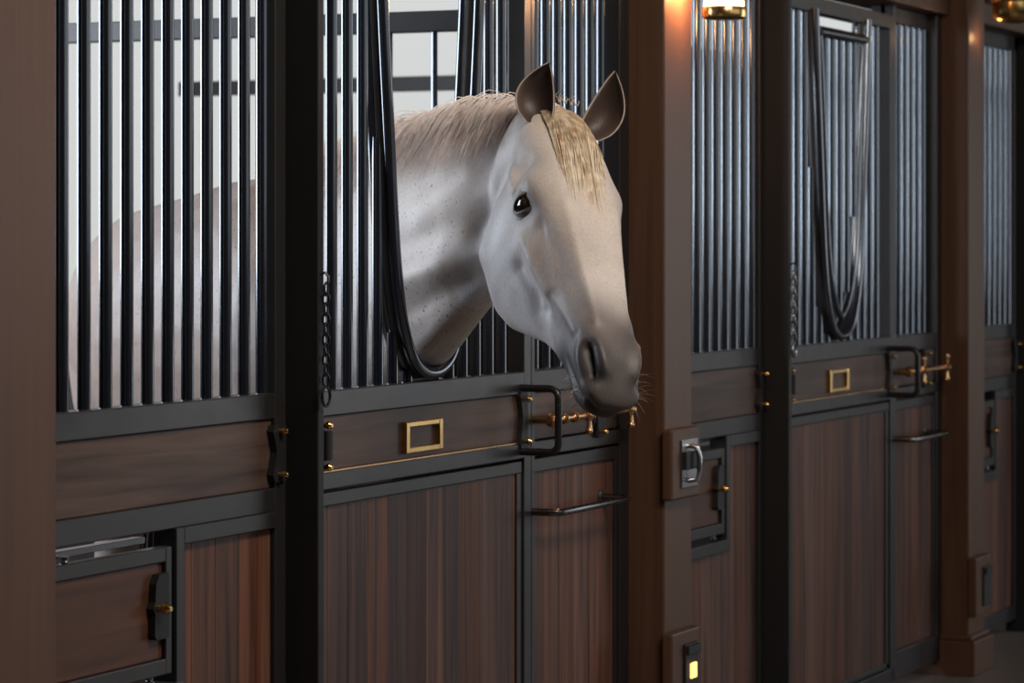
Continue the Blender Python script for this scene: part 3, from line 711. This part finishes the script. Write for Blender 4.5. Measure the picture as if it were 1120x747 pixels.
# hair
def hair_mat(name, c0, c1):
    m, nt, bs = mat(name)
    tc = N(nt, 'ShaderNodeTexCoord'); n_ = N(nt, 'ShaderNodeTexNoise'); n_.inputs['Scale'].default_value = 60
    cr = N(nt, 'ShaderNodeValToRGB'); cr.color_ramp.elements[0].position = .35; cr.color_ramp.elements[1].position = .65; cr.color_ramp.elements[0].color = c0; cr.color_ramp.elements[1].color = c1
    nt.links.new(tc.outputs['Object'], n_.inputs['Vector']); nt.links.new(n_.outputs['Fac'], cr.inputs['Fac']); nt.links.new(cr.outputs[0], bs.inputs['Base Color'])
    bs.inputs['Roughness'].default_value = .5; tr = N(nt, 'ShaderNodeBsdfTranslucent'); mx = N(nt, 'ShaderNodeMixShader'); mx.inputs[0].default_value = .22
    nt.links.new(cr.outputs[0], tr.inputs['Color']); nt.links.new(bs.outputs[0], mx.inputs[1]); nt.links.new(tr.outputs[0], mx.inputs[2]); nt.links.new(mx.outputs[0], nt.nodes['Material Output'].inputs['Surface']); return m
MANEM = hair_mat('mane_hair', (.88, .74, .66, 1), (1, .97, .94, 1)); FOREM = hair_mat('forelock_hair', (.78, .62, .44, 1), (1, .90, .74, 1)); WHISK = hair_mat('whisker_hair', (.5, .45, .4, 1), (.7, .65, .6, 1))
def strand(mb, pts, r):
    n = len(pts); vs_ = []
    for i, p in enumerate(pts):
        T = ((pts[min(i+1, n-1)]-pts[max(i-1, 0)])).normalized(); u = T.cross(V((.3, .5, .8))).normalized(); w_ = T.cross(u); rr = r*(1-.85*(i/(n-1))**1.5)
        for k_ in range(3): a = 2*PI*k_/3; vs_.append(p+(u*math.cos(a)+w_*math.sin(a))*rr)
    mb.add(vs_, [(i*3+k_, i*3+(k_+1) % 3, (i+1)*3+(k_+1) % 3, (i+1)*3+k_) for i in range(n-1) for k_ in range(3)])
def spline(keys, u):
    x = u*(len(keys)-1); i = min(int(x), len(keys)-2); return keys[i].lerp(keys[i+1], x-i)
def drape(p, off):
    h_ = bvh.find_nearest(p)
    d = (p-h_[0]).dot(h_[1])
    return h_[0]+h_[1]*off if d < off else p
crest = [V(n_[0]) for n_ in NS[1:]] + [hl(-.02, .0, 0)]
mm = MB(); nclump = 190
for i in range(nclump):
    u = (i+random.random())/nclump; root = spline(crest, u*.86); tilt = random.gauss(0, 1); ln0 = random.uniform(.12, .185)*(1-.62*float(sm(np.array(u), .55, .86)))*(1.0 if u < .85 else .8)
    cdir = (PV*.75+CT*.25+V((0, 0, -.1))).normalized(); fw = (spline(crest, min(1, u+.02))-spline(crest, max(0, u-.02))).normalized()
    for k_ in range(11):
        r0 = root+fw*random.gauss(0, .006)+PV*random.gauss(0.002, .012); r0 = bvh.find_nearest(r0+V((0, 0, .02)))[0]; ln = ln0*random.uniform(.75, 1.15)
        lift = random.uniform(.012, .03); dv = (cdir+fw*(.12*tilt+random.gauss(0, .10))).normalized(); pts = [r0]; p = r0.copy()
        vel = V((0, 0, 1))*random.choice([random.uniform(.0, .5), random.uniform(.9, 2.6)])+dv*.5+fw*random.gauss(0, .3)
        for s_ in range(7):
            vel = (vel+dv*.28+V((0, 0, -.36-.05*s_))).normalized(); p = p+vel*ln/7; p = drape(p, .003+.004*random.random()); pts.append(p)
        strand(mm, pts, .0013)
mm.build('mane', MANEM, horse, smooth=False)
fm = MB()
for i in range(60):
    cu = random.gauss(0, .6); cu = max(-1, min(1, cu)); ce = random.uniform(-.05, .10)*1.0
    for k_ in range(12):
        c0 = cu*.092-.004+random.gauss(0, .006); t0 = -.02+random.uniform(-.02, .03); endt = .25+.07*(1-abs(cu))+random.gauss(0, .05); c1 = cu*.07+.005+random.gauss(0, .006)
        pts = []; hgt = random.uniform(.005, .020)
        for s_ in range(9):
            q = s_/8; tt = t0+(endt-t0)*q; c_ = c0+(c1-c0)*q+.006*math.sin(q*5+cu*4)
            p = hl(tt, .075, c_); h_ = bvh.find_nearest(p); off = .002+hgt*(1-.75*cu*cu)*math.sin(PI*min(1, q*1.1+.12))**.8
            pts.append(h_[0]+h_[1]*off)
        strand(fm, pts, .0014)
for i in range(20):   # wisps standing between the ears
    r0 = hl(-.03, .01, random.uniform(-.06, .06)); d_ = cam(random.uniform(-.6, .6), .8, random.uniform(-.2, .5)).normalized(); r0 = drape(r0, .001)
    strand(fm, [r0, r0+d_*random.uniform(.006, .014), r0+d_*random.uniform(.016, .026)+cam(random.uniform(-.014, .014), -.004, 0)], .001)
fm.build('forelock', FOREM, horse, smooth=False)
wm = MB()
for i in range(70):
    tt, bb, c_ = random.choice([(random.uniform(.86, .97), random.uniform(-.24, -.21), random.uniform(-.05, .05)), (random.uniform(.9, 1.0), random.uniform(-.16, -.06), random.uniform(-.10, -.06)), (random.uniform(.9, 1.0), random.uniform(-.2, -.12), random.uniform(.05, .09))])
    h_ = bvh.find_nearest(hl(tt, bb, c_)); d_ = (h_[1]+V((random.gauss(0, .3), random.gauss(0, .3), random.gauss(-.15, .3)))).normalized(); L_ = random.uniform(.02, .045)
    strand(wm, [h_[0]-h_[1]*.002, h_[0]+d_*L_*.5, h_[0]+d_*L_+V((0, 0, -.006))], .0004)
tag(wm.build('whiskers', WHISK, horse, smooth=False), kind='stuff')
tm = MB()
for i in range(260):
    x = random.gauss(0, .02); y = random.gauss(0, .02); p0 = V((7.165, 1.43, 1.27)); e_ = V((7.235+x, 1.52+y, random.uniform(.35, .6)))
    strand(tm, [p0+V((x*.4, y*.4, random.uniform(-.06, 0))), V((7.215+x, 1.49+y, 1.17)), V((7.23+x*1.3, 1.515+y*1.3, .85)), e_], .003)
tm.build('tail', MANEM, horse, smooth=False)


# ------------------------------------------------------------------ light
w = bpy.data.worlds.new('sky'); bpy.context.scene.world = w; w.use_nodes = True
nt = w.node_tree; bg = nt.nodes['Background']
tc = N(nt, 'ShaderNodeTexCoord'); sp = N(nt, 'ShaderNodeSeparateXYZ'); cr = N(nt, 'ShaderNodeValToRGB')
nt.links.new(tc.outputs['Generated'], sp.inputs[0]); nt.links.new(sp.outputs['Z'], cr.inputs['Fac'])
cr.color_ramp.elements[0].position = 0; cr.color_ramp.elements[0].color = (.62, .64, .62, 1)
cr.color_ramp.elements[1].position = .35; cr.color_ramp.elements[1].color = (.82, .84, .88, 1)
nt.links.new(cr.outputs[0], bg.inputs['Color']); bg.inputs['Strength'].default_value = .9
def area(name, loc, to, sx, sy, e, col):
    l = bpy.data.lights.new(name, 'AREA'); l.shape = 'RECTANGLE'; l.size = sx; l.size_y = sy; l.energy = e; l.color = col
    o = bpy.data.objects.new(name, l); C.objects.link(o); o.location = loc
    o.rotation_euler = (V(to)-V(loc)).to_track_quat('-Z', 'Y').to_euler(); return o
area('overhead_fill', (4.9, -2.3, 3.42), (5.8, -.5, 1.5), 1.6, .9, 98, (1, .88, .76))  # added fill light over the horse; the ceiling has no opening here
area('daylight_aisle_window', (12.5, -4.7, 1.9), (8, 0, 1.2), 4, 2.4, 50, (.92, .94, 1))
area('daylight_stall_window', (5.5, 3.5, 2.2), (5.8, -.3, 1.5), 2.4, 1.7, 140, (.80, .88, 1))
